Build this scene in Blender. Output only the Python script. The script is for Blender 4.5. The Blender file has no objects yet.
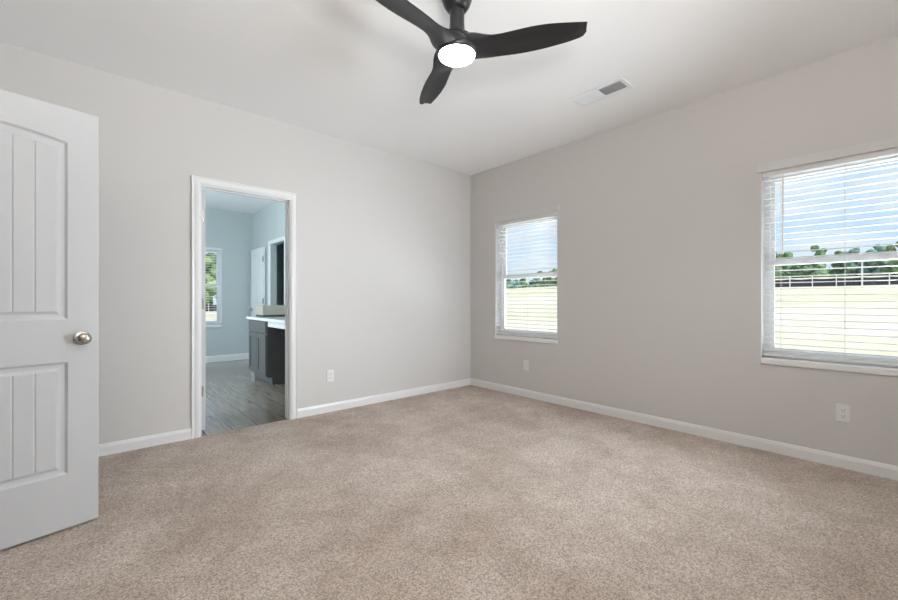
import bpy, bmesh, math, random
from mathutils import Vector, Matrix, noise
R = math.radians
random.seed(7)
C = bpy.context.scene.collection
sc = bpy.context.scene

# ------------------------------------------------------------------ camera
YAW = 48.6                      # degrees between the view direction and +X
cam_d = bpy.data.cameras.new('camera')
cam_d.sensor_width = 36.0
cam_d.lens = 36.0 * 405.0 / 898.0
cam_d.clip_end = 600
cam_d.clip_start = 0.05
cam = bpy.data.objects.new('camera', cam_d)
cam.location = (0, 0, 1.108)
cam.rotation_euler = (R(90), 0, R(YAW - 90))
C.objects.link(cam)
sc.camera = cam

# ------------------------------------------------------------------ exposure
sc.view_settings.view_transform = 'Standard'
sc.view_settings.look = 'None'
sc.view_settings.gamma = 1.0
sc.view_settings.use_curve_mapping = False
sc.view_settings.exposure = 0.12
sc.cycles.max_bounces = 14
sc.cycles.diffuse_bounces = 10
sc.cycles.transparent_max_bounces = 16
sc.cycles.sample_clamp_indirect = 6.0

# ------------------------------------------------------------------ sky
def build_world():
    w = bpy.data.worlds.new('sky'); sc.world = w; w.use_nodes = True
    nt = w.node_tree; nt.nodes.clear()
    N = nt.nodes.new; L = nt.links.new
    out = N('ShaderNodeOutputWorld'); bg = N('ShaderNodeBackground')
    tc = N('ShaderNodeTexCoord'); sep = N('ShaderNodeSeparateXYZ')
    L(tc.outputs['Generated'], sep.inputs[0])
    rp = N('ShaderNodeValToRGB')
    e = rp.color_ramp.elements
    e[0].position = 0.0; e[0].color = (0.74, 0.88, 1.0, 1)
    e[1].position = 0.45; e[1].color = (0.24, 0.50, 0.98, 1)
    m = e.new(0.16); m.color = (0.50, 0.73, 1.0, 1)
    L(sep.outputs['Z'], rp.inputs[0])
    mp = N('ShaderNodeMapping'); mp.inputs['Scale'].default_value = (1.0, 1.0, 3.2)
    L(tc.outputs['Generated'], mp.inputs[0])
    nz = N('ShaderNodeTexNoise'); nz.inputs['Scale'].default_value = 4.2
    nz.inputs['Detail'].default_value = 5; nz.inputs['Roughness'].default_value = 0.55
    L(mp.outputs[0], nz.inputs['Vector'])
    cr = N('ShaderNodeValToRGB')
    cr.color_ramp.elements[0].position = 0.44; cr.color_ramp.elements[0].color = (0, 0, 0, 1)
    cr.color_ramp.elements[1].position = 0.66; cr.color_ramp.elements[1].color = (0.85, 0.85, 0.85, 1)
    L(nz.outputs[0], cr.inputs[0])
    mx = N('ShaderNodeMixRGB'); mx.inputs['Color2'].default_value = (0.93, 0.96, 1.0, 1)
    L(cr.outputs[0], mx.inputs['Fac']); L(rp.outputs[0], mx.inputs['Color1'])
    L(mx.outputs[0], bg.inputs['Color'])
    bg.inputs['Strength'].default_value = 0.95
    L(bg.outputs[0], out.inputs['Surface'])
build_world()

# ------------------------------------------------------------------ sun and large lights
def lamp(name, kind, energy, color, loc, rot, **kw):
    d = bpy.data.lights.new(name, kind); d.energy = energy; d.color = color
    for k, v in kw.items(): setattr(d, k, v)
    o = bpy.data.objects.new(name, d); o.location = loc; o.rotation_euler = rot
    C.objects.link(o); return o
lamp('sun', 'SUN', 4.3, (1.0, 0.96, 0.90), (10, -20, 30), (R(40), 0, R(-6)), angle=R(0.6))
# unseen fill lamp added above the camera, bounced off the ceiling
lamp('ceiling_bounce_fill', 'AREA', 76, (1.0, 0.972, 0.935), (0.45, -0.02, 1.75), (R(180), 0, 0), shape='DISK', size=0.6)
def aim(loc, to): return (Vector(to)-Vector(loc)).to_track_quat('-Z', 'Y').to_euler()
UL = (3.58, -0.42, 1.10)
lamp('right_side_fill', 'AREA', 32, (0.82, 0.92, 1.0), UL, aim(UL, (1.5, 3.0, 1.3)), shape='RECTANGLE', size=0.45, size_y=1.0, spread=R(90))  # added fill panel out of frame by the right wall, imitating window light
# added cool fill lamp outside the washroom's unseen side window
lamp('washroom_fill', 'AREA', 80, (0.74, 0.89, 1.0), (-0.76, 5.6, 1.5), (R(90), 0, R(-90)), shape='RECTANGLE', size=1.4, size_y=1.3)
# added lamps low outside the two bedroom windows, brightening recesses and slats
for wy in (2.2, -0.6):
    gl = (5.6, wy, -0.15)
    lamp('window_fill', 'AREA', 230, (0.90, 0.95, 1.0), gl, aim(gl, (3.8, wy+.4, 1.4)), shape='RECTANGLE', size=1.6, size_y=1.2)

# ------------------------------------------------------------------ materials
def mat(name, color, rough=0.6, metal=0.0, bump=None, vary=None, coat=0.0, spec=None, emit=None):
    m = bpy.data.materials.new(name); m.use_nodes = True
    nt = m.node_tree; b = nt.nodes['Principled BSDF']
    N = nt.nodes.new; L = nt.links.new
    b.inputs['Base Color'].default_value = (*color, 1)
    b.inputs['Roughness'].default_value = rough
    b.inputs['Metallic'].default_value = metal
    b.inputs['Coat Weight'].default_value = coat
    if spec is not None: b.inputs['Specular IOR Level'].default_value = spec
    if emit: b.inputs['Emission Color'].default_value = (*emit[0], 1); b.inputs['Emission Strength'].default_value = emit[1]
    tc = N('ShaderNodeTexCoord')
    if vary:                                       # (scale, amount): faint mottling of the base colour
        nz = N('ShaderNodeTexNoise'); nz.inputs['Scale'].default_value = vary[0]; nz.inputs['Detail'].default_value = 4
        L(tc.outputs['Object'], nz.inputs['Vector'])
        mx = N('ShaderNodeMixRGB')
        mx.inputs['Color1'].default_value = (*[c * (1 - vary[1]) for c in color], 1)
        mx.inputs['Color2'].default_value = (*[min(1, c * (1 + vary[1])) for c in color], 1)
        L(nz.outputs[0], mx.inputs['Fac']); L(mx.outputs[0], b.inputs['Base Color'])
    if bump:                                       # (scale, strength)
        nz = N('ShaderNodeTexNoise'); nz.inputs['Scale'].default_value = bump[0]; nz.inputs['Detail'].default_value = 3
        L(tc.outputs['Object'], nz.inputs['Vector'])
        bp = N('ShaderNodeBump'); bp.inputs['Strength'].default_value = bump[1]; bp.inputs['Distance'].default_value = 0.002
        L(nz.outputs[0], bp.inputs['Height']); L(bp.outputs[0], b.inputs['Normal'])
    return m

def carpet_mat():
    m = bpy.data.materials.new('carpet'); m.use_nodes = True
    nt = m.node_tree; b = nt.nodes['Principled BSDF']; N = nt.nodes.new; L = nt.links.new
    b.inputs['Roughness'].default_value = 0.95; b.inputs['Specular IOR Level'].default_value = 0.1
    b.inputs['Sheen Weight'].default_value = 0.25; b.inputs['Sheen Roughness'].default_value = 0.5
    tc = N('ShaderNodeTexCoord')
    def nz(scale, detail, rough=0.5, dist=0.0):
        n = N('ShaderNodeTexNoise'); n.inputs['Scale'].default_value = scale; n.inputs['Detail'].default_value = detail
        n.inputs['Roughness'].default_value = rough; n.inputs['Distortion'].default_value = dist
        L(tc.outputs['Object'], n.inputs['Vector']); return n
    def ramp(src, p0, c0, p1, c1):
        r = N('ShaderNodeValToRGB'); e = r.color_ramp.elements
        e[0].position = p0; e[0].color = (*c0, 1); e[1].position = p1; e[1].color = (*c1, 1)
        L(src, r.inputs[0]); return r
    patch = nz(2.0, 9, 0.68, 0.15)                  # brushed pile: lighter and darker sweeps
    rp = ramp(patch.outputs[0], 0.36, (0.54, 0.43, 0.35), 0.62, (0.80, 0.695, 0.615))
    tuft = nz(135, 4, 0.8)                          # individual twisted tufts
    rt = ramp(tuft.outputs[0], 0.40, (0.42, 0.40, 0.38), 0.58, (1.16, 1.16, 1.16))
    fine = nz(260, 2, 0.6)
    rf = ramp(fine.outputs[0], 0.35, (0.72, 0.70, 0.68), 0.62, (1.08, 1.08, 1.08))
    m1 = N('ShaderNodeMixRGB'); m1.blend_type = 'MULTIPLY'; m1.inputs['Fac'].default_value = 1
    L(rp.outputs[0], m1.inputs['Color1']); L(rt.outputs[0], m1.inputs['Color2'])
    m2 = N('ShaderNodeMixRGB'); m2.blend_type = 'MULTIPLY'; m2.inputs['Fac'].default_value = 1
    L(m1.outputs[0], m2.inputs['Color1']); L(rf.outputs[0], m2.inputs['Color2'])
    L(m2.outputs[0], b.inputs['Base Color'])
    ad = N('ShaderNodeMath'); ad.operation = 'ADD'
    L(tuft.outputs[0], ad.inputs[0]); L(fine.outputs[0], ad.inputs[1])
    bp = N('ShaderNodeBump'); bp.inputs['Strength'].default_value = 0.7; bp.inputs['Distance'].default_value = 0.012
    L(ad.outputs[0], bp.inputs['Height']); L(bp.outputs[0], b.inputs['Normal'])
    return m

def plank_mat():
    m = bpy.data.materials.new('plank_tile'); m.use_nodes = True
    nt = m.node_tree; b = nt.nodes['Principled BSDF']; N = nt.nodes.new; L = nt.links.new
    tc = N('ShaderNodeTexCoord'); mp = N('ShaderNodeMapping')
    mp.inputs['Rotation'].default_value = (0, 0, R(90)); mp.inputs['Location'].default_value = (0.35, 0.01, 0)
    L(tc.outputs['Object'], mp.inputs[0])
    br = N('ShaderNodeTexBrick'); br.inputs['Scale'].default_value = 1.0
    br.inputs['Brick Width'].default_value = 1.2; br.inputs['Row Height'].default_value = 0.2
    br.inputs['Mortar Size'].default_value = 0.004; br.offset = 0.37
    br.inputs['Color1'].default_value = (0.25, 0.21, 0.17, 1); br.inputs['Color2'].default_value = (0.32, 0.265, 0.215, 1)
    br.inputs['Mortar'].default_value = (0.13, 0.12, 0.11, 1)
    L(mp.outputs[0], br.inputs['Vector'])
    mp2 = N('ShaderNodeMapping'); mp2.inputs['Scale'].default_value = (14, 1.2, 1); L(tc.outputs['Object'], mp2.inputs[0])
    g = N('ShaderNodeTexNoise'); g.inputs['Scale'].default_value = 3; g.inputs['Detail'].default_value = 6; L(mp2.outputs[0], g.inputs['Vector'])
    r = N('ShaderNodeValToRGB'); r.color_ramp.elements[0].position = .3; r.color_ramp.elements[0].color = (.72, .72, .72, 1)
    r.color_ramp.elements[1].position = .7; r.color_ramp.elements[1].color = (1.2, 1.2, 1.2, 1); L(g.outputs[0], r.inputs[0])
    mx = N('ShaderNodeMixRGB'); mx.blend_type = 'MULTIPLY'; mx.inputs['Fac'].default_value = 1
    L(br.outputs['Color'], mx.inputs['Color1']); L(r.outputs[0], mx.inputs['Color2']); L(mx.outputs[0], b.inputs['Base Color'])
    b.inputs['Roughness'].default_value = 0.2
    b.inputs['Coat Weight'].default_value = 0.30; b.inputs['Coat Roughness'].default_value = 0.2
    bp = N('ShaderNodeBump'); bp.invert = True; bp.inputs['Strength'].default_value = 0.6; bp.inputs['Distance'].default_value = 0.003
    L(br.outputs['Fac'], bp.inputs['Height']); L(bp.outputs[0], b.inputs['Normal'])
    return m

def glass_mat():
    m = bpy.data.materials.new('window_glass'); m.use_nodes = True
    nt = m.node_tree; nt.nodes.clear(); N = nt.nodes.new; L = nt.links.new
    out = N('ShaderNodeOutputMaterial'); mx = N('ShaderNodeMixShader')
    t = N('ShaderNodeBsdfTransparent'); g = N('ShaderNodeBsdfGlossy'); g.inputs['Roughness'].default_value = 0.02
    t.inputs['Color'].default_value = (0.97, 0.985, 0.98, 1)
    fr = N('ShaderNodeFresnel'); fr.inputs['IOR'].default_value = 1.25
    L(fr.outputs[0], mx.inputs[0]); L(t.outputs[0], mx.inputs[1]); L(g.outputs[0], mx.inputs[2]); L(mx.outputs[0], out.inputs[0])
    return m

def field_mat():
    m = bpy.data.materials.new('field'); m.use_nodes = True
    nt = m.node_tree; b = nt.nodes['Principled BSDF']; N = nt.nodes.new; L = nt.links.new
    b.inputs['Roughness'].default_value = 1; b.inputs['Specular IOR Level'].default_value = 0
    tc = N('ShaderNodeTexCoord')
    n1 = N('ShaderNodeTexNoise'); n1.inputs['Scale'].default_value = 0.10; n1.inputs['Detail'].default_value = 6
    L(tc.outputs['Object'], n1.inputs['Vector'])
    n2 = N('ShaderNodeTexNoise'); n2.inputs['Scale'].default_value = 1.3; n2.inputs['Detail'].default_value = 8; n2.inputs['Roughness'].default_value = .7
    L(tc.outputs['Object'], n2.inputs['Vector'])
    r = N('ShaderNodeValToRGB'); e = r.color_ramp.elements
    e[0].position = .36; e[0].color = (0.53, 0.52, 0.31, 1)
    e[1].position = .60; e[1].color = (0.76, 0.67, 0.54, 1)
    k = e.new(.48); k.color = (0.69, 0.62, 0.45, 1)
    mx = N('ShaderNodeMixRGB'); mx.inputs['Fac'].default_value = .5
    L(n1.outputs[0], mx.inputs[1]); L(n2.outputs[0], mx.inputs[2]); L(mx.outputs[0], r.inputs[0]); L(r.outputs[0], b.inputs['Base Color'])
    return m

def leaf_mat(name, c1, c2):
    m = bpy.data.materials.new(name); m.use_nodes = True
    nt = m.node_tree; b = nt.nodes['Principled BSDF']; N = nt.nodes.new; L = nt.links.new
    b.inputs['Roughness'].default_value = .9; b.inputs['Specular IOR Level'].default_value = .1
    tc = N('ShaderNodeTexCoord'); n = N('ShaderNodeTexNoise'); n.inputs['Scale'].default_value = 2.2; n.inputs['Detail'].default_value = 6
    L(tc.outputs['Object'], n.inputs['Vector'])
    r = N('ShaderNodeValToRGB'); e = r.color_ramp.elements
    e[0].position = .38; e[0].color = (*c1, 1); e[1].position = .62; e[1].color = (*c2, 1)
    L(n.outputs[0], r.inputs[0]); L(r.outputs[0], b.inputs['Base Color'])
    return m

M = {}
M['wall'] = mat('wall_paint', (0.625, 0.61, 0.595), 0.55, bump=(420, 0.05), spec=0.35)
M['bathwall'] = mat('bath_wall_cool_lit', (0.52, 0.57, 0.565), 0.55, bump=(420, 0.05), spec=0.35)  # same paint as the bedroom, with the cool daylight cast put into the colour
M['ceil'] = mat('ceiling_paint', (0.89, 0.89, 0.89), 0.9, bump=(300, 0.08), spec=0.1)
M['trim'] = mat('trim_paint', (0.80, 0.80, 0.80), 0.30)
M['door'] = mat('door_paint', (0.575, 0.585, 0.60), 0.34)
M['carpet'] = carpet_mat()
M['plank'] = plank_mat()
M['glass'] = glass_mat()
M['vinyl'] = mat('white_vinyl', (0.85, 0.86, 0.87), 0.35)
M['blind'] = mat('blind_slat', (0.80, 0.80, 0.80), 0.4)
M['cord'] = mat('blind_cord', (0.72, 0.72, 0.70), 0.8)
M['wand'] = mat('tilt_wand_plastic', (0.86, 0.88, 0.88), 0.15)
M['nickel'] = mat('satin_nickel', (0.50, 0.47, 0.43), 0.26, metal=1.0, bump=(150, .03))
M['black'] = mat('fan_black', (0.011, 0.011, 0.013), 0.34, bump=(260, .04))
M['diff'] = mat('fan_light_diffuser', (1, 1, 1), 0.4, emit=((1.0, 0.98, 0.95), 55.0))
M['plate'] = mat('outlet_plastic', (0.78, 0.77, 0.77), 0.35)
M['slot'] = mat('outlet_slot', (0.03, 0.03, 0.03), 0.6)
M['vent'] = mat('vent_enamel', (0.80, 0.81, 0.83), 0.4)
M['duct'] = mat('duct_interior', (0.26, 0.26, 0.27), 0.8)
M['cab'] = mat('vanity_grey_wood', (0.11, 0.112, 0.11), 0.35, vary=(9, .15))
M['counter'] = mat('cultured_marble', (0.80, 0.79, 0.77), 0.12, vary=(6, .05))
M['box'] = mat('box_board', (0.42, 0.38, 0.32), 0.7, vary=(10, .06))
M['boxbase'] = mat('box_base', (0.05, 0.05, 0.055), 0.5)
M['field'] = field_mat()
M['siding'] = mat('house_siding', (0.62, 0.60, 0.57), 0.7)
M['fabric'] = mat('silt_fabric', (0.045, 0.045, 0.055), 0.7, vary=(3, .3))
M['stake'] = mat('white_stake', (0.85, 0.85, 0.83), 0.7)
M['bark'] = mat('bark', (0.14, 0.10, 0.07), 0.9, bump=(8, .6), vary=(4, .3))
M['leaf_a'] = leaf_mat('leaves_deep', (0.08, 0.15, 0.07), (0.28, 0.40, 0.20))
M['leaf_b'] = leaf_mat('leaves_light', (0.13, 0.22, 0.08), (0.40, 0.50, 0.26))
M['leaf_c'] = leaf_mat('leaves_blue', (0.11, 0.21, 0.17), (0.30, 0.42, 0.32))

# ------------------------------------------------------------------ helpers
class MB:
    """collects shapes in one bmesh, in world (or thing) space"""
    def __init__(s): s.bm = bmesh.new()
    def box(s, lo, hi, T=None):
        x0, y0, z0 = lo; x1, y1, z1 = hi
        v = [s.bm.verts.new(p) for p in ((x0,y0,z0),(x1,y0,z0),(x1,y1,z0),(x0,y1,z0),(x0,y0,z1),(x1,y0,z1),(x1,y1,z1),(x0,y1,z1))]
        for f in ((0,3,2,1),(4,5,6,7),(0,1,5,4),(1,2,6,5),(2,3,7,6),(3,0,4,7)): s.bm.faces.new([v[i] for i in f])
        if T is not None:
            for q in v: q.co = T @ q.co
        return s
    def quad(s, *p):
        s.bm.faces.new([s.bm.verts.new(q) for q in p]); return s
    def lathe(s, prof, n=32, T=None, cap=True):
        rings = []
        for r, z in prof:
            if r < 1e-6: rings.append([s.bm.verts.new((0, 0, z))])
            else: rings.append([s.bm.verts.new((r*math.cos(2*math.pi*i/n), r*math.sin(2*math.pi*i/n), z)) for i in range(n)])
        for a, b in zip(rings, rings[1:]):
            for i in range(n):
                j = (i+1) % n
                if len(a) == 1 and len(b) == 1: continue
                if len(a) == 1: s.bm.faces.new((a[0], b[i], b[j]))
                elif len(b) == 1: s.bm.faces.new((a[i], b[0], a[j]))
                else: s.bm.faces.new((a[i], b[i], b[j], a[j]))
        if cap:
            for rg in (rings[0], rings[-1]):
                if len(rg) > 2: s.bm.faces.new(rg)
        if T is not None:
            for rg in rings:
                for q in rg: q.co = T @ q.co
        return s
    def tube(s, pts, r, n=8):
        pts = [Vector(p) for p in pts]; rings = []
        rr = r if isinstance(r, (list, tuple)) else [r]*len(pts)
        for i, p in enumerate(pts):
            t = (pts[min(i+1, len(pts)-1)] - pts[max(i-1, 0)]).normalized()
            a = t.cross(Vector((0, 0, 1)) if abs(t.z) < .9 else Vector((1, 0, 0))).normalized(); b = t.cross(a)
            rings.append([s.bm.verts.new(p + rr[i]*(a*math.cos(2*math.pi*k/n) + b*math.sin(2*math.pi*k/n))) for k in range(n)])
        for a, b in zip(rings, rings[1:]):
            for i in range(n): s.bm.faces.new((a[i], b[i], b[(i+1) % n], a[(i+1) % n]))
        s.bm.faces.new(rings[0]); s.bm.faces.new(rings[-1]); return s
    def loft(s, rings, closed=True, cap=True):
        vr = [[s.bm.verts.new(p) for p in rg] for rg in rings]
        n = len(vr[0])
        for a, b in zip(vr, vr[1:]):
            for i in range(n if closed else n-1): s.bm.faces.new((a[i], b[i], b[(i+1) % n], a[(i+1) % n]))
        if cap and closed: s.bm.faces.new(vr[0]); s.bm.faces.new(vr[-1])
        return s
    def build(s, name, m, parent=None, origin=None, smooth=False, bevel=0, segs=2):
        bm = s.bm
        bmesh.ops.recalc_face_normals(bm, faces=bm.faces)
        if parent is not None and origin is None: origin = (0, 0, 0)
        if origin is None:
            vs = [v.co for v in bm.verts]
            origin = ((min(v.x for v in vs)+max(v.x for v in vs))/2, (min(v.y for v in vs)+max(v.y for v in vs))/2, min(v.z for v in vs))
        off = Vector(origin)
        for v in bm.verts: v.co -= off
        me = bpy.data.meshes.new(name); bm.to_mesh(me); bm.free()
        me.materials.append(m)
        if smooth:
            for p in me.polygons: p.use_smooth = True
        o = bpy.data.objects.new(name, me); C.objects.link(o)
        o.location = off
        if parent is not None: o.parent = parent
        if bevel:
            b = o.modifiers.new('bevel', 'BEVEL'); b.width = bevel; b.segments = segs; b.limit_method = 'ANGLE'; b.angle_limit = R(40)
        return o

def tag(o, label=None, cat=None, group=None, kind=None):
    if label: o['label'] = label
    if cat: o['category'] = cat
    if group: o['group'] = group
    if kind: o['kind'] = kind
    return o
def empty(name, loc, rz=0.0):
    o = bpy.data.objects.new(name, None); o.location = loc; o.rotation_euler = (0, 0, rz); o.empty_display_size = .1
    C.objects.link(o); return o
def copy_tree(o, parent=None):
    c = o.copy(); C.objects.link(c)
    if parent is not None: c.parent = parent
    for ch in list(o.children): copy_tree(ch, c)
    return c
def smooth_by_angle(o, deg=35):
    for p in o.data.polygons: p.use_smooth = True
    try: o.data.set_sharp_from_angle(angle=R(deg))
    except Exception: pass
    return o

def wall_mesh(axis, a0, a1, u0, u1, z0, z1, holes):
    """slab between a0 and a1 on one axis, from u0 to u1 along the other, with openings (u0,u1,z0,z1)"""
    us = sorted({u0, u1, *[h[0] for h in holes], *[h[1] for h in holes]})
    zs = sorted({z0, z1, *[h[2] for h in holes], *[h[3] for h in holes]})
    mb = MB(); bm = mb.bm; cache = {}
    def P(a, u, z):
        k = (a, u, z)
        if k not in cache: cache[k] = bm.verts.new((a, u, z) if axis == 'x' else (u, a, z))
        return cache[k]
    def solid(i, j):
        if i < 0 or j < 0 or i >= len(us)-1 or j >= len(zs)-1: return False
        cu, cz = (us[i]+us[i+1])/2, (zs[j]+zs[j+1])/2
        return not any(h[0] < cu < h[1] and h[2] < cz < h[3] for h in holes)
    for i in range(len(us)-1):
        for j in range(len(zs)-1):
            if not solid(i, j): continue
            A, B, c, d = us[i], us[i+1], zs[j], zs[j+1]
            for a in (a0, a1): bm.faces.new((P(a,A,c), P(a,B,c), P(a,B,d), P(a,A,d)))
            if not solid(i-1, j): bm.faces.new((P(a0,A,c), P(a1,A,c), P(a1,A,d), P(a0,A,d)))
            if not solid(i+1, j): bm.faces.new((P(a0,B,c), P(a1,B,c), P(a1,B,d), P(a0,B,d)))
            if not solid(i, j-1): bm.faces.new((P(a0,A,c), P(a1,A,c), P(a1,B,c), P(a0,B,c)))
            if not solid(i, j+1): bm.faces.new((P(a0,A,d), P(a1,A,d), P(a1,B,d), P(a0,B,d)))
    return mb

# ------------------------------------------------------------------ room dimensions
XR, YL, XW, YB, H = 3.723, 3.797, -0.78, -0.65, 2.74
WT = 0.14                                   # outer wall thickness
PT = 0.115                                  # partition thickness
BY0, BY1, BX0, BX1 = YL+PT, 8.20, -0.60, 2.28      # washroom
DX0, DX1, DZ = 0.665, 1.376, 2.035          # washroom doorway (clear opening)
W1 = (2.475, 3.358); W2 = (-0.165, 0.723); WZ = (0.68, 2.062)
W3 = (0.88, 1.762); W3Z = (0.66, 2.045)
LY0, LY1, LZ = 6.50, 7.172, 2.05            # linen closet doorway in the washroom's side wall
HY0, HY1 = 1.675, 2.525                     # entry doorway in the wall beside the camera

def struct(mb, name, m, **kw): return tag(mb.build(name, m, **kw), kind='structure')

struct(wall_mesh('y', YL, BY0, XW-.12, XR+WT, 0, H, [(DX0-.018, DX1+.018, 0, DZ+.018)]), 'wall_left', M['wall'])
struct(wall_mesh('x', XR, XR+WT, YB-.12, YL, 0, H, [(*W1, *WZ), (*W2, *WZ)]), 'wall_right', M['wall'])
struct(wall_mesh('x', XW-.12, XW, YB-.12, YL, 0, H, [(HY0-.018, HY1+.018, 0, DZ+.018)]), 'wall_entry', M['wall'])
struct(wall_mesh('y', YB-.12, YB, XW, XR, 0, H, []), 'wall_behind', M['wall'])
struct(MB().box((XW-1.6, YB-.12, H), (XR+WT, BY1+WT, H+.2)), 'ceiling', M['ceil'])
struct(MB().box((XW, YB, -.3), (XR, YL+.012, 0)), 'floor', M['carpet'])
# hall outside the entry door
struct(MB().box((XW-1.6, 0.6, -.3), (XW, 3.6, 0)), 'floor_hall', M['carpet'])
struct(MB().box((XW-1.72, .6, 0), (XW-1.6, 3.6, H)), 'wall_hall_west', M['wall'])
struct(MB().box((XW-1.72, .48, 0), (XW-.12, .6, H)), 'wall_hall_south', M['wall'])
struct(MB().box((XW-1.72, 3.6, 0), (XW-.12, 3.72, H)), 'wall_hall_north', M['wall'])
# washroom
struct(MB().box((BX0, YL+.012, -.3), (BX1+.55, BY1, -.004)), 'floor_washroom', M['plank'])
struct(wall_mesh('y', BY1, BY1+WT, BX0-.14, BX1+.7, 0, H, [(*W3, *W3Z)]), 'wall_washroom_far', M['bathwall'])
struct(wall_mesh('x', BX1, BX1+.10, BY0, BY1, 0, H, [(LY0, LY1, 0, LZ)]), 'wall_washroom_side', M['bathwall'])
struct(wall_mesh('x', BX0-.14, BX0, BY0, BY1, 0, H, [(4.85, 6.35, .8, 2.2)]), 'wall_washroom_window', M['bathwall'])
struct(MB().box((BX0, BY0, 0), (DX0-.03, BY0+.004, H)).box((DX1+.03, BY0, 0), (BX1, BY0+.004, H)).box((DX0-.03, BY0, DZ+.03), (DX1+.03, BY0+.004, H)), 'wall_washroom_near', M['bathwall'])
struct(MB().box((BX1+.55, BY0, 0), (BX1+.65, BY1, H)).box((BX1+.10, LY0-.25, 0), (BX1+.55, LY0-.15, H)), 'wall_linen_closet', M['bathwall'])
# the north-facing outside of the bedroom beyond the washroom
struct(MB().box((BX1+.65, BY0, -.3), (XR+WT, BY0+.02, H)), 'wall_outside', M['siding'])

# ------------------------------------------------------------------ baseboards
BBP = [(0, 0), (.014, 0), (.014, .062), (.011, .070), (.009, .078), (.004, .084), (0, .084)]
def baseboard(name, p0, p1, nrm, z=0.0, h=1.0):
    mb = MB(); rings = []
    for p in (p0, p1): rings.append([(p[0]+nrm[0]*d, p[1]+nrm[1]*d, z+t*h) for d, t in BBP])
    mb.loft(rings); return struct(mb, name, M['trim'])
CW = 0.064                                  # casing width
baseboard('baseboard_left_far', (DX1+.005+CW, YL), (XR, YL), (0, -1))
baseboard('baseboard_left_near', (XW, YL), (DX0-.005-CW, YL), (0, -1))
baseboard('baseboard_right', (XR, YB), (XR, YL), (-1, 0))
baseboard('baseboard_behind', (XW, YB), (XR, YB), (0, 1))
baseboard('baseboard_entry_far', (XW, HY1+.01+CW), (XW, YL), (1, 0))
baseboard('baseboard_entry_near', (XW, YB), (XW, HY0-.01-CW), (1, 0))
baseboard('baseboard_washroom_far', (BX0, BY1), (BX1, BY1), (0, -1), h=1.35)
baseboard('baseboard_washroom_side', (BX1, LY1+.06), (BX1, BY1), (-1, 0), h=1.35)

# ------------------------------------------------------------------ door casings and jambs
CP = [(0, 0), (0, .008), (.008, .011), (.014, .016), (.030, .0165), (.044, .012), (.052, .0135), (.060, .019), (CW-.002, .019), (CW, .016), (CW, 0)]
def casing(name, axis, a, sgn, u0, u1, zt, m=None, z0=0.0):
    """U-shaped mitred casing on plane axis=a, sticking out along sgn"""
    mb = MB(); rings = []
    for st in range(4):
        rg = []
        for o, h in CP:
            u, z = ((u0-o, z0), (u0-o, zt+o), (u1+o, zt+o), (u1+o, z0))[st]
            rg.append((u, a+sgn*h, z) if axis == 'y' else (a+sgn*h, u, z))
        rings.append(rg)
    mb.loft(rings); return struct(mb, name, m or M['trim'])
casing('trim_1', 'y', YL, -1, DX0-.005, DX1+.005, DZ+.005)
casing('trim_2', 'y', BY0+.004, 1, DX0-.005, DX1+.005, DZ+.005)
casing('trim_3', 'x', XW, 1, HY0-.005, HY1+.005, DZ+.005)
casing('trim_4', 'x', BX1, -1, LY0, LY1, LZ)
jm = MB()                                   # washroom jamb: boards plus the stop moulding
for lo, hi in (((DX0-.018, YL-.001, 0), (DX0, BY0+.005, DZ)), ((DX1, YL-.001, 0), (DX1+.018, BY0+.005, DZ)), ((DX0-.018, YL-.001, DZ), (DX1+.018, BY0+.005, DZ+.018))): jm.box(lo, hi)
for lo, hi in (((DX0, YL+.040, 0), (DX0+.011, YL+.072, DZ)), ((DX1-.011, YL+.040, 0), (DX1, YL+.072, DZ)), ((DX0+.011, YL+.040, DZ-.011), (DX1-.011, YL+.072, DZ))): jm.box(lo, hi)
door2 = tag(empty('door_2', (DX0, YL, 0)), 'white washroom door swung inward and seen edge-on in its white casing', 'door', kind='structure')
jm.build('door_jamb', M['trim'], door2, origin=(DX0, YL, 0)).location = (0, 0, 0)
jm = MB()
for lo, hi in (((XW-.121, HY0-.018, 0), (XW+.001, HY0, DZ)), ((XW-.121, HY1, 0), (XW+.001, HY1+.018, DZ)), ((XW-.121, HY0-.018, DZ), (XW+.001, HY1+.018, DZ+.018))): jm.box(lo, hi)
struct(jm, 'trim_5', M['trim'])

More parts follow.
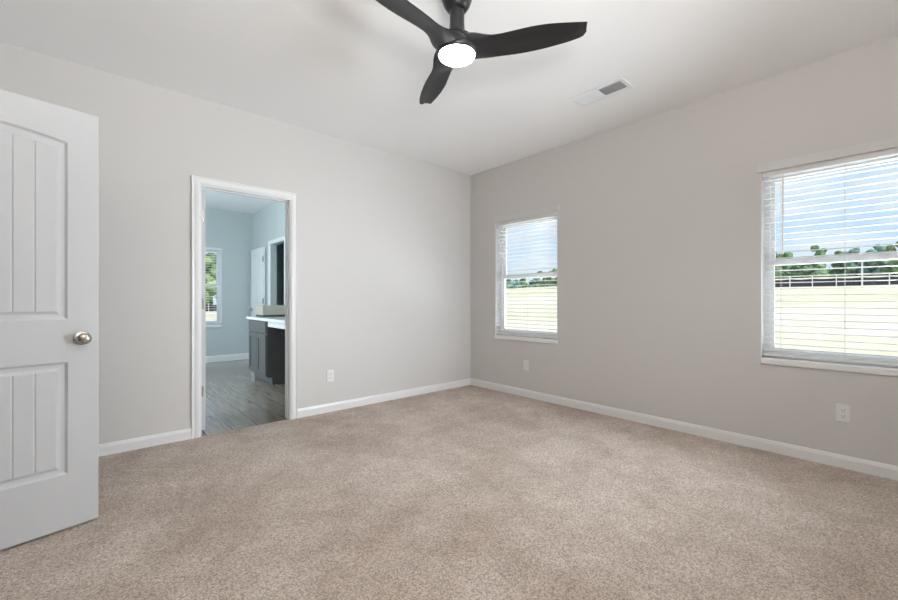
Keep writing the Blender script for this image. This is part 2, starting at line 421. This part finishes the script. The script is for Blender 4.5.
# ------------------------------------------------------------------ panelled door leaf (local: u along +x, faces at y=0 and y=-t)
def door_leaf_mesh(W, Hd, t=.035, zb=.014):
    mb = MB(); bm = mb.bm
    sw = .115; rise = .030
    pans = [(zb+.258, zb+.797, 0.0), (zb+1.0, zb+1.852, rise)]        # bottom, side top, arch rise
    ua, ub = sw, W-sw; mid = (ua+ub)/2; hw = (ub-ua)/2
    NU = 24
    def arch(u, ztop, r): return ztop + r*(1-((u-mid)/hw)**2)
    def V(u, d, z, side): return bm.verts.new((u, -d if side == 0 else -t+d, z))
    def face(pts, side): bm.faces.new([V(*p, side) for p in pts])
    for side in (0, 1):
        zt = zb+Hd
        face([(0,0,zb),(ua,0,zb),(ua,0,zt),(0,0,zt)], side)
        face([(ub,0,zb),(W,0,zb),(W,0,zt),(ub,0,zt)], side)
        us = [ua+(ub-ua)*i/NU for i in range(NU+1)]
        for a, b in zip(us, us[1:]):
            face([(a,0,zb),(b,0,zb),(b,0,pans[0][0]),(a,0,pans[0][0])], side)
            face([(a,0,pans[0][1]),(b,0,pans[0][1]),(b,0,pans[1][0]),(a,0,pans[1][0])], side)
            face([(a,0,arch(a,pans[1][1],rise)),(b,0,arch(b,pans[1][1],rise)),(b,0,zt),(a,0,zt)], side)
        for z0, z1, r in pans:
            def ring(ins, d):
                s = (hw-ins)/hw
                lp = [(ua+ins, d, z0+ins), (ub-ins, d, z0+ins)]
                for i in range(NU+1):
                    u = ub-(ub-ua)*i/NU; uu = mid+(u-mid)*s
                    lp.append((uu, d, arch(u, z1, r)-ins))
                return lp
            rg = [ring(0, 0), ring(.010, .009), ring(.020, .0105), ring(.028, .0100), ring(.041, .003)]
            vs = [[V(*p, side) for p in q] for q in rg]
            for A, B in zip(vs, vs[1:]):
                n = len(A)
                for i in range(n): bm.faces.new((A[i], A[(i+1) % n], B[(i+1) % n], B[i]))
            ins = .041; s = (hw-ins)/hw
            fa, fb = ua+ins, ub-ins; NP = 7; gw = .0042
            xs = [(fa, .003)]
            for k in range(1, NP):
                c = fa+(fb-fa)*k/NP; xs += [(c-gw, .003), (c, .0075), (c+gw, .003)]
            xs.append((fb, .003))
            top = lambda u: arch(mid+(u-mid)/s, z1, r)-ins
            for (a, da), (b, db) in zip(xs, xs[1:]):
                face([(a,da,z0+ins),(b,db,z0+ins),(b,db,top(b)),(a,da,top(a))], side)
    zt = zb+Hd
    for q in (((0,0,zb),(0,-t,zb),(0,-t,zt),(0,0,zt)), ((W,0,zb),(W,-t,zb),(W,-t,zt),(W,0,zt)), ((0,0,zb),(W,0,zb),(W,-t,zb),(0,-t,zb)), ((0,0,zt),(W,0,zt),(W,-t,zt),(0,-t,zt))):
        mb.quad(*q)
    bmesh.ops.remove_doubles(bm, verts=bm.verts, dist=1e-5)
    return mb
KNOB = [(.0, 0), (.033, 0), (.034, .004), (.030, .007), (.014, .010), (.011, .018), (.012, .026), (.022, .034), (.0275, .043), (.028, .050), (.024, .058), (.014, .063), (.0, .0645)]
def add_knob(parent, u, z, y, sgn):
    T = Matrix.Translation((u, y, z)) @ Matrix.Rotation(R(-90 if sgn > 0 else 90), 4, 'X')
    k = MB().lathe(KNOB, 28, T).build('door_knob', M['nickel'], parent, smooth=True)
    smooth_by_angle(k, 50); k['label'] = 'round satin nickel door knob'
    return k
# entry door: hinge at HY1, latch edge seen at (0.026, 2.697)
door1 = tag(empty('door_1', (-0.766, 2.523, 0), math.atan2(.215, .977)), 'white two-panel plank door standing open at the left edge, nickel knob', 'door', kind='structure')
lf = door_leaf_mesh(.810, 2.016)
for v in lf.bm.verts: v.co.y = -v.co.y - .035      # the visible face (y = -t .. 0) turned to the camera side
for v in lf.bm.verts: v.co.y += .035
lf.build('door_leaf', M['door'], door1, bevel=.0012, segs=1)
# its leaf, swung open into the washroom and seen edge-on
LX, LYD = 0.719, YL+.128
T = Matrix.Translation((LX-DX0, LYD-YL, 0)) @ Matrix.Rotation(R(90), 4, 'Z')
lf2 = door_leaf_mesh(.69, 2.012)
for v in lf2.bm.verts:
    v.co.y = v.co.y + .035; v.co = T @ v.co
dl = lf2.build('door_leaf', M['door'], door2)
for hz in (1.808, 1.075, 0.340):
    mb = MB().box((LX-.034-DX0, LYD-YL-.0025, hz-.044), (LX-.014-DX0, LYD-YL-.0002, hz+.044))
    mb.tube([(LX-.038-DX0, LYD-YL-.004, hz-.046), (LX-.038-DX0, LYD-YL-.004, hz+.046)], .006, 10)
    mb.build('hinge', M['nickel'], door2)
add_knob(door1, .746, .921, 0.0, -1); add_knob(door1, .746, .921, .035, 1)
MB().box((.8098, .010, .89), (.8115, .026, .95)).build('latch_plate', M['nickel'], door1)
for hz in (1.80, 1.03, .25):
    MB().tube([(-.004, .038, hz-.045), (-.004, .038, hz+.045)], .006, 10).build('hinge', M['nickel'], door1)
# linen closet door folded back against the washroom wall
door3 = tag(empty('door_3', (BX1-.025, LY1+.225, 0), R(90)), 'narrow white closet door folded flat against the washroom wall', 'door', kind='structure')
door_leaf_mesh(.725, 2.02).build('door_leaf', M['trim'], door3)
for hz in (1.82, 1.09, .3):
    MB().box((-.020, .012, hz-.045), (.004, .018, hz+.045)).tube([(-.003, .010, hz-.045), (-.003, .010, hz+.045)], .008, 8).build('hinge', M['nickel'], door3)
add_knob(door3, .665, .93, 0.0, 1)
door3.location.x = BX1-.050

# ------------------------------------------------------------------ windows
def window(name, axis, a_in, u0, u1, z0, z1, label):
    """single-hung vinyl window in a drywall return; a_in = inner wall plane, window faces outward (+axis)"""
    t = tag(empty(name, (a_in, (u0+u1)/2, z0) if axis == 'x' else ((u0+u1)/2, a_in, z0)), label, 'window', kind='structure')
    base = t.location.copy()
    def bx(mb, d0, d1, ua, ub, za, zb):
        lo, hi = ((a_in+d0, ua, za), (a_in+d1, ub, zb)) if axis == 'x' else ((ua, a_in+d0, za), (ub, a_in+d1, zb))
        return mb.box([l-b for l, b in zip(lo, base)], [h-b for h, b in zip(hi, base)])
    rec = .085; fw = .038; mz = z0+(z1-z0)*.512
    mb = MB()
    bx(mb, rec, WT+.012, u0, u0+fw, z0, z1); bx(mb, rec, WT+.012, u1-fw, u1, z0, z1)
    bx(mb, rec, WT+.012, u0+fw, u1-fw, z1-fw, z1); bx(mb, rec, WT+.012, u0+fw, u1-fw, z0, z0+fw)
    mb.build('window_frame', M['vinyl'], t, bevel=.003)
    for nm, d, za, zb in (('lower_sash', rec+.008, z0+fw-.006, mz+.022), ('upper_sash', rec+.034, mz-.022, z1-fw+.006)):
        mb = MB(); s = .030; ua, ub = u0+fw-.006, u1-fw+.006
        lift = .040
        bx(mb, d, d+.024, ua, ua+s, za, zb); bx(mb, d, d+.024, ub-s, ub, za, zb)
        bx(mb, d, d+.024, ua+s, ub-s, za, za+lift); bx(mb, d, d+.024, ua+s, ub-s, zb-lift, zb)
        sash = mb.build(nm, M['vinyl'], t, bevel=.003)
        gl = bx(MB(), d+.010, d+.014, ua+s-.004, ub-s+.004, za+lift-.004, zb-lift+.004).build('pane', M['glass'], sash)
    for k in (.28, .72):
        uc = u0+(u1-u0)*k
        bx(MB(), rec-.008, rec+.008, uc-.03, uc+.03, mz+.020, mz+.032).build('sash_lock', M['vinyl'], t, bevel=.003)
    mb = MB(); e = .003                     # painted return around the opening
    bx(mb, .0, rec, u0, u0+e, z0+.004, z1); bx(mb, .0, rec, u1-e, u1, z0+.004, z1); bx(mb, .0, rec, u0+e, u1-e, z1-e, z1)
    mb.build('window_return', M['trim'], t)
    # stool board
    sl = bx(MB(), -.020, rec, u0, u1, z0-.042, z0+.004)
    sl.build('window_sill', M['trim'], t, bevel=.006)
    return t

def blind(axis, a_in, u0, u1, z0, z1, label, bottom, wand, val=True):
    """horizontal slat blind hung in the recess; bottom = height of the bottom rail"""
    t = tag(empty('window_blind', (a_in, (u0+u1)/2, z1) if axis == 'x' else ((u0+u1)/2, a_in, z1)), label, 'blind', 'white slatted blinds in the windows')
    base = t.location.copy()
    def P(d, u, z): 
        p = (a_in+d, u, z) if axis == 'x' else (u, a_in+d, z)
        return tuple(a-b for a, b in zip(p, base))
    def bx(mb, d0, d1, ua, ub, za, zb):
        a, b = P(d0, ua, za), P(d1, ub, zb)
        return mb.box([min(i, j) for i, j in zip(a, b)], [max(i, j) for i, j in zip(a, b)])
    g = .006; ua, ub = u0+g, u1-g
    bx(MB(), .012, .062, ua, ub, z1-.045, z1-.003).build('head_rail', M['blind'], t, bevel=.002)
    if val:
        mb = MB()
        va, vb = u0-.024, u1+.024
        bx(mb, -.016, -.004, va, vb, z1-.012, z1+.052)
        bx(mb, -.004, -.0005, va, va+.012, z1-.012, z1+.052); bx(mb, -.004, -.0005, vb-.012, vb, z1-.012, z1+.052)
        mb.build('valance', M['wall_valance'], t, bevel=.003)
    mb = MB(); z = z1-.072
    while z > bottom+.03:
        rings = []
        for u in (ua, ub):
            rg = []
            for k in range(7):
                s = -1+2*k/6; rg.append(P(.037+.025*s, u, z+.0030*(1-s*s)))
            for k in range(6, -1, -1):
                s = -1+2*k/6; rg.append(P(.037+.025*s, u, z-.0026+.0030*(1-s*s)))
            rings.append(rg)
        mb.loft(rings); z -= .0445
    mb.build('slats', M['blind'], t)
    bx(MB(), .012, .062, ua, ub, bottom-.008, bottom+.010).build('bottom_rail', M['blind'], t, bevel=.003)
    for k in (.12, .5, .88):
        uc = ua+(ub-ua)*k
        mb = MB()
        for d in (.013, .061): mb.tube([P(d, uc, bottom+.01), P(d, uc, z1-.045)], .0009, 5)
        mb.build('ladder_cord', M['cord'], t)
    if wand:
        uc, wz = wand
        mb = MB().tube([P(.004, uc, z1-.045), P(.004, uc, z1-.06), P(.003, uc, wz)], [.0025, .0045, .0045], 6)
        mb.build('tilt_wand', M['wand'], t)
    return t
M['wall_valance'] = mat('valance_paint', (0.64, 0.635, 0.625), 0.45)
window('window_1', 'x', XR, *W1, *WZ, 'white vinyl window nearest the room corner, grassy ridge outside')
window('window_2', 'x', XR, *W2, *WZ, 'white vinyl window at the right edge, field and dark fence outside')
window('window_3', 'y', BY1, *W3, *W3Z, 'small white window in the washroom far wall')
blind('x', XR, *W1, *WZ, 'white slatted blind in the window nearest the room corner, slats level', .702, (3.29, 1.40))
blind('x', XR, *W2, *WZ, 'white slatted blind in the window at the right edge, slats level', .706, (.596, 1.44))
blind('y', BY1, *W3, *W3Z, 'white slatted blind in the small washroom window', .70, None, False)

# ------------------------------------------------------------------ ceiling fan
FX, FY = 1.446, 1.577
fan = tag(empty('ceiling_fan', (FX, FY, H)), 'black three-blade ceiling fan with a lit round lamp', 'ceiling fan')
fz = lambda z: z-H
o = MB().lathe([(.0, 0), (.082, 0), (.083, -.018), (.080, -.045), (.070, -.075), (.055, -.098), (.040, -.110), (.0, -.112)], 40).build('canopy', M['black'], fan); smooth_by_angle(o, 50)
o = MB().lathe([(.040, fz(2.64)), (.0385, fz(2.61)), (.0385, fz(2.57)), (.041, fz(2.535)), (.044, fz(2.50)), (.044, fz(2.45))], 32).build('downrod', M['black'], fan); smooth_by_angle(o, 50)
o = MB().lathe([(.0, fz(2.508)), (.045, fz(2.508)), (.066, fz(2.500)), (.086, fz(2.484)), (.098, fz(2.462)), (.106, fz(2.435)), (.108, fz(2.412)), (.105, fz(2.402)), (.100, fz(2.398)), (.0, fz(2.404))], 48).build('motor_housing', M['black'], fan); smooth_by_angle(o, 50)
o = MB().lathe([(.0955, fz(2.406)), (.0955, fz(2.398)), (.092, fz(2.392)), (.080, fz(2.385)), (.055, fz(2.379)), (.028, fz(2.376)), (.0, fz(2.375))], 48, cap=False).build('light_diffuser', M['diff'], fan, smooth=True)
o['label'] = 'glowing white round lamp disc'
# blade stations: radius, clockwise half-width, anticlockwise half-width, pitch(deg), z, thickness
ST = [(.030, .098, .098, 2, 2.440, .072), (.080, .094, .100, 4, 2.439, .068), (.115, .082, .097, 8, 2.438, .058), (.150, .064, .090, 13, 2.437, .044),
      (.19, .052, .084, 16, 2.436, .030), (.24, .051, .084, 16, 2.436, .020), (.31, .058, .086, 15, 2.436, .015), (.39, .066, .083, 14, 2.436, .013),
      (.47, .066, .076, 13, 2.437, .012), (.55, .058, .064, 12, 2.438, .010), (.61, .049, .050, 12, 2.439, .009), (.640, .044, .038, 12, 2.440, .008), (.652, .042, .016, 12, 2.440, .006)]
def blade_mesh():
    from bisect import bisect
    mb = MB(); rings = []; NS = 30
    def cr(a, b, c, d, t): return .5*((2*b)+(-a+c)*t+(2*a-5*b+4*c-d)*t*t+(-a+3*b-3*c+d)*t**3)
    seq = []
    for i in range(len(ST)-1):
        p = [ST[max(i-1, 0)], ST[i], ST[i+1], ST[min(i+2, len(ST)-1)]]
        n = 3 if i < len(ST)-2 else 1
        for k in range(n): seq.append([cr(p[0][q], p[1][q], p[2][q], p[3][q], k/n) for q in range(6)])
    seq.append(list(ST[-1]))
    K = 12
    for r, wc, wa, pit, z, th in seq:
        rg = []; c, s = math.cos(R(pit)), math.sin(R(pit))
        def pt(w, h): return (r, w*c - h*(-s)*0 - h*s*0, z - H + h*c - w*s)
        for side in (1, -1):
            for k in range(K):
                q = -1+2*k/K if side == 1 else 1-2*k/K
                w = (wa if q > 0 else wc)*q
                prof = (max(0, 1-q*q))**.6
                h = (side*.5*th*prof) + .010*(1-q*q)*min(1, max(0, (r-.12)/.1))
                rg.append((r, w*c + h*s, z-H + h*c - w*s))
        rings.append(rg)
    mb.loft(rings)
    return mb
b0 = blade_mesh().build('blade', M['black'], fan); smooth_by_angle(b0, 45)
BLADE_A = (-54.6, 67.0, 187.0)
b0.rotation_euler.z = R(BLADE_A[0])
for a in BLADE_A[1:]:
    c = b0.copy(); C.objects.link(c); c.parent = fan; c.rotation_euler.z = R(a)

# ------------------------------------------------------------------ ceiling register
vx0, vx1, vy0, vy1 = 2.905, 3.100, 1.385, 1.815
vent = tag(empty('ceiling_vent', ((vx0+vx1)/2, (vy0+vy1)/2, H)), 'white rectangular ceiling air register with two louvre banks', 'vent')
vw, vl = (vx1-vx0)/2, (vy1-vy0)/2
mb = MB(); bd = .030
for lo, hi in (((-vw, -vl, -.010), (-vw+bd, vl, -.0005)), ((vw-bd, -vl, -.010), (vw, vl, -.0005)), ((-vw+bd, -vl, -.010), (vw-bd, -vl+bd, -.0005)), ((-vw+bd, vl-bd, -.010), (vw-bd, vl, -.0005)), ((-vw+bd, -.006, -.009), (vw-bd, .006, -.0005))): mb.box(lo, hi)
mb.build('vent_frame', M['vent'], vent, bevel=.003)
MB().box((-vw+bd, -vl+bd, -.0012), (vw-bd, vl-bd, -.0004)).build('duct_opening', M['duct'], vent)
for s, (ya, yb) in ((1, (-vl+bd, -.006)), (-1, (.006, vl-bd))):
    mb = MB(); n = 13
    for i in range(n):
        y = ya+(yb-ya)*(i+.5)/n
        T = Matrix.Translation((0, y, -.0055)) @ Matrix.Rotation(R(38*s), 4, 'X')
        mb.box((-vw+bd, -.0058, -.0005), (vw-bd, .0058, .0005), T)
    mb.build('louvers', M['vent'], vent)

# ------------------------------------------------------------------ outlets (local: faces +y outward)
def outlet(loc, rz, label):
    t = tag(empty('electrical_outlet', loc, rz), label, 'outlet', 'white wall outlets')
    MB().box((-.036, .0004, -.0585), (.036, .006, .0585)).build('cover_plate', M['plate'], t, bevel=.003)
    for zc in (.0195, -.0195):
        rc = MB().box((-.0165, .005, zc-.0140), (.0165, .0078, zc+.0140)).build('receptacle', M['plate'], t, bevel=.002)
        s = MB().box((-.0075, .0076, zc-.002), (-.0055, .0082, zc+.008)).box((.0055, .0076, zc-.002), (.0075, .0082, zc+.006))
        s.lathe([(.0, -.0003), (.0028, -.0003), (.0028, .0003), (.0, .0003)], 12, Matrix.Translation((0, .0079, zc-.008)) @ Matrix.Rotation(R(90), 4, 'X'))
        s.build('slot', M['slot'], rc)
    MB().lathe([(.0, 0), (.003, 0), (.0024, .0012), (0, .0014)], 12, Matrix.Translation((0, .006, 0)) @ Matrix.Rotation(R(-90), 4, 'X')).build('screw', M['plate'], t)
    return t
outlet((1.775, YL, .356), R(180), 'white duplex outlet low on the wall right of the washroom doorway')
outlet((XR, 2.885, .362), R(90), 'white duplex outlet low on the wall below the window nearest the corner')
outlet((XR, .284, .361), R(90), 'white duplex outlet low on the wall below the window at the right edge')

# ------------------------------------------------------------------ washroom vanity
CT = .872; VX = 1.70
van = tag(empty('bathroom_vanity', (VX, 5.88, 0)), 'dark grey washroom vanity with open knee space under a white top', 'vanity')
def vb(mb, lo, hi): return mb.box((lo[0]-VX, lo[1]-5.88, lo[2]), (hi[0]-VX, hi[1]-5.88, hi[2]))
mb = MB(); vb(mb, (VX, 5.49, .10), (BX1-.002, 6.25, CT-.04)); vb(mb, (VX+.065, 5.49, 0), (BX1-.002, 6.25, .10))
mb.build('cabinet_body', M['cab'], van, bevel=.002)
mb = MB(); vb(mb, (VX, 4.10, .10), (BX1-.002, 4.62, CT-.04)); vb(mb, (VX+.065, 4.10, 0), (BX1-.002, 4.62, .10))
mb.build('cabinet_body', M['cab'], van, bevel=.002)
mb = MB(); vb(mb, (BX1-.02, 4.62, .0), (BX1-.002, 5.49, CT-.04)); mb.build('knee_space_back', M['cab'], van)
mb = MB(); vb(mb, (VX+.01, 4.62, CT-.11), (VX+.03, 5.49, CT-.04)); mb.build('knee_space_apron', M['counter'], van)
def shaker(name, y0, y1, z0, z1, rail):
    mb = MB(); x0, x1, xf = VX-.018, VX-.0005, VX-.009
    vb(mb, (x0, y0, z0), (x1, y0+rail, z1)); vb(mb, (x0, y1-rail, z0), (x1, y1, z1))
    vb(mb, (x0, y0+rail, z0), (x1, y1-rail, z0+rail)); vb(mb, (x0, y0+rail, z1-rail), (x1, y1-rail, z1))
    vb(mb, (xf, y0+rail, z0+rail), (x1, y1-rail, z1-rail))
    return mb.build(name, M['cab'], van, bevel=.0015, segs=1)
for y0, y1 in ((5.50, 5.865), (5.875, 6.24)): shaker('cabinet_door', y0, y1, .115, .655, .055)
mb = MB(); vb(mb, (VX-.018, 5.50, .675), (VX-.0005, 6.24, CT-.048)); mb.build('drawer_front', M['cab'], van, bevel=.002)
for y0, y1 in ((4.11, 4.355), (4.365, 4.61)): shaker('cabinet_door', y0, y1, .115, CT-.048, .055)
mb = MB(); vb(mb, (1.66, 4.05, CT-.038), (BX1-.001, 6.275, CT)); mb.build('countertop', M['counter'], van, bevel=.006)
mb = MB(); vb(mb, (BX1-.022, 4.05, CT), (BX1-.001, 6.275, CT+.10)); mb.build('backsplash', M['counter'], van, bevel=.004)
bxo = tag(empty('storage_box', (2.0, 6.08, CT)), 'low rectangular pale box on the far end of the vanity top', 'box')
MB().box((-.219, -.16, .0), (.235, .166, .026)).build('box_base', M['boxbase'], bxo)
MB().box((-.229, -.17, .026), (.245, .176, .158)).build('box_body', M['box'], bxo, bevel=.004)

# ------------------------------------------------------------------ land outside
def lerp_tab(tab, v):
    if v <= tab[0][0]: return tab[0][1]
    for (a, fa), (b, fb) in zip(tab, tab[1:]):
        if v <= b:
            k = (v-a)/(b-a); return fa+(fb-fa)*k
    return tab[-1][1]
BASE = [(5, 0), (30, 2.22), (40, 2.95), (55, 3.72), (66, 3.95), (78, 4.15), (90, 4.2), (120, 4.2)]
FALL = [(-60, 1.0), (32, 1.0), (37, .97), (42, .84), (47, .64), (60, .35), (80, .2), (120, .1)]
def land(x, y): return -.35 + lerp_tab(BASE, x)*lerp_tab(FALL, y)
mb = MB(); nx, ny = 66, 66
gx = [-70+ (210)*i/nx for i in range(nx+1)]; gy = [-80+210*j/ny for j in range(ny+1)]
vs = [[mb.bm.verts.new((x, y, land(x, y)+.06*noise.noise((x*.12, y*.12, 0)))) for y in gy] for x in gx]
for i in range(nx):
    for j in range(ny): mb.bm.faces.new((vs[i][j], vs[i+1][j], vs[i+1][j+1], vs[i][j+1]))
struct(mb, 'ground', M['field'], smooth=True, origin=(0, 0, 0))

def silt_fence(p0, p1, n, label, h=.42):
    d = (Vector(p1)-Vector(p0)); c = (Vector(p0)+Vector(p1))/2
    zc = land(c.x, c.y)
    t = tag(empty('silt_fence', (c.x, c.y, zc)), label, 'fence')
    rings = []
    nn = Vector((-d.y, d.x)).normalized()*.012
    for k in range(n*4+1):
        q = Vector(p0)+d*k/(n*4); z = land(q.x, q.y)-zc
        sag = .03*math.sin(math.pi*((k/4) % 1))
        rings.append([(q.x-c.x-nn.x, q.y-c.y-nn.y, z-.1), (q.x-c.x+nn.x, q.y-c.y+nn.y, z-.1), (q.x-c.x+nn.x, q.y-c.y+nn.y, z+h-sag), (q.x-c.x-nn.x, q.y-c.y-nn.y, z+h-sag)])
    MB().loft(rings).build('fence_fabric', M['fabric'], t)
    for k in range(n+1):
        q = Vector(p0)+d*k/n; z = land(q.x, q.y)-zc; s = .022
        a = q-c+nn.normalized()*(-.03)
        MB().box((a.x-s, a.y-s, z-.1), (a.x+s, a.y+s, z+h+.16)).build('fence_stake', M['stake'], t)
    return t
f1 = silt_fence((30, 10.27), (30, -3.23), 14, 'black silt fence with white stakes across the field beyond the right-hand window')
silt_fence((3, 49), (19, 51), 10, 'dark silt fence on the ground beyond the small washroom window', .7)
pz = land(29.9, 1.58)
mb = MB().box((-.035, -.035, -.1), (.035, .035, 1.15)).box((-.05, -.05, 1.15), (.05, .05, 1.18))
pole = mb.build('marker_post', M['stake'], origin=(0, 0, 0)); pole.location = (29.86, 1.58, pz)
tag(pole, 'tall white post by the silt fence, beyond the right-hand window', 'post')

# ------------------------------------------------------------------ trees
def crown_mesh(seed, w, h, n):
    rnd = random.Random(seed); mb = MB()
    for i in range(n):
        a = rnd.uniform(0, 2*math.pi); q = rnd.random(); zz = .12+.80*i/(n-1)
        rad = w*(1-abs(zz-.42)*1.1)*.72*math.sqrt(q)
        rr = rnd.uniform(.26, .40)*w*(1.15-.55*zz)
        c = Vector((rad*math.cos(a), rad*math.sin(a), zz*h*.88))
        ret = bmesh.ops.create_icosphere(mb.bm, subdivisions=3, radius=1.0)
        for v in ret['verts']:
            d = v.co.normalized()
            k = rr*(1+.34*noise.noise(d*2.6+c*3.1)+.30*noise.noise(d*6.5+c*1.7))
            v.co = c+Vector((d.x*k, d.y*k, d.z*k*.85))
    return mb
def tree_proto(seed, w, h, leaf):
    t = empty('tree', (0, 0, 0))
    crown_mesh(seed, w, h, 13).build('crown', M[leaf], t, smooth=True)
    MB().tube([(0, 0, -.3), (.03, .02, h*.3), (-.02, .03, h*.62)], [.055*h*.6, .04*h*.6, .015*h], 8).build('trunk', M['bark'], t, smooth=True)
    return t
protos = [tree_proto(1, 1.5, 3.9, 'leaf_a'), tree_proto(2, 1.7, 4.4, 'leaf_b'), tree_proto(3, 1.4, 3.6, 'leaf_c'), tree_proto(4, 1.9, 4.2, 'leaf_a')]
used = set()
def plant(k, x, y, s, label, group):
    p = protos[k]
    t = p if k not in used else copy_tree(p)
    used.add(k)
    t.location = (x, y, land(x, y)-.05); t.scale = (s, s, s); t.rotation_euler.z = rt.uniform(0, 6.28)
    tag(t, label, 'tree', group)
rt = random.Random(11)
LW2 = 'bushy green tree in the treeline above the field, beyond the right-hand window'
def tall(y): return .84 if 8.0 < y < 11.9 else 1.30
for i in range(18):
    y = -4+29*i/17; x = rt.uniform(72, 77)
    plant(rt.choice((0, 1, 1, 3, 2)), x, y, tall(y)*rt.uniform(.90, 1.12), LW2, 'treeline beyond the right-hand window')
for i in range(13):
    y = -3.2+29*i/12; plant(rt.choice((0, 3, 2)), rt.uniform(81, 84), y+rt.uniform(-.6, .6), rt.uniform(.90, 1.1)*tall(y), LW2, 'treeline beyond the right-hand window')
LW1 = 'blue-green tree in the distant woods past the ridge, beyond the window nearest the corner'
for i in range(20):
    x = (84, 97)[i % 2]+rt.uniform(-2, 2); y = x*(.62+.30*i/19)
    plant(rt.choice((2, 2, 0)), x, y, rt.uniform(1.85, 2.15), LW1, 'woods past the ridge')
LW3 = 'leafy green tree beyond the small washroom window'
for i in range(7):
    plant((1, 3, 1, 0)[i % 4], 5+13*i/6, (54, 60)[i % 2]+rt.uniform(-1, 1), rt.uniform(1.8, 2.3), LW3, 'trees beyond the washroom window')
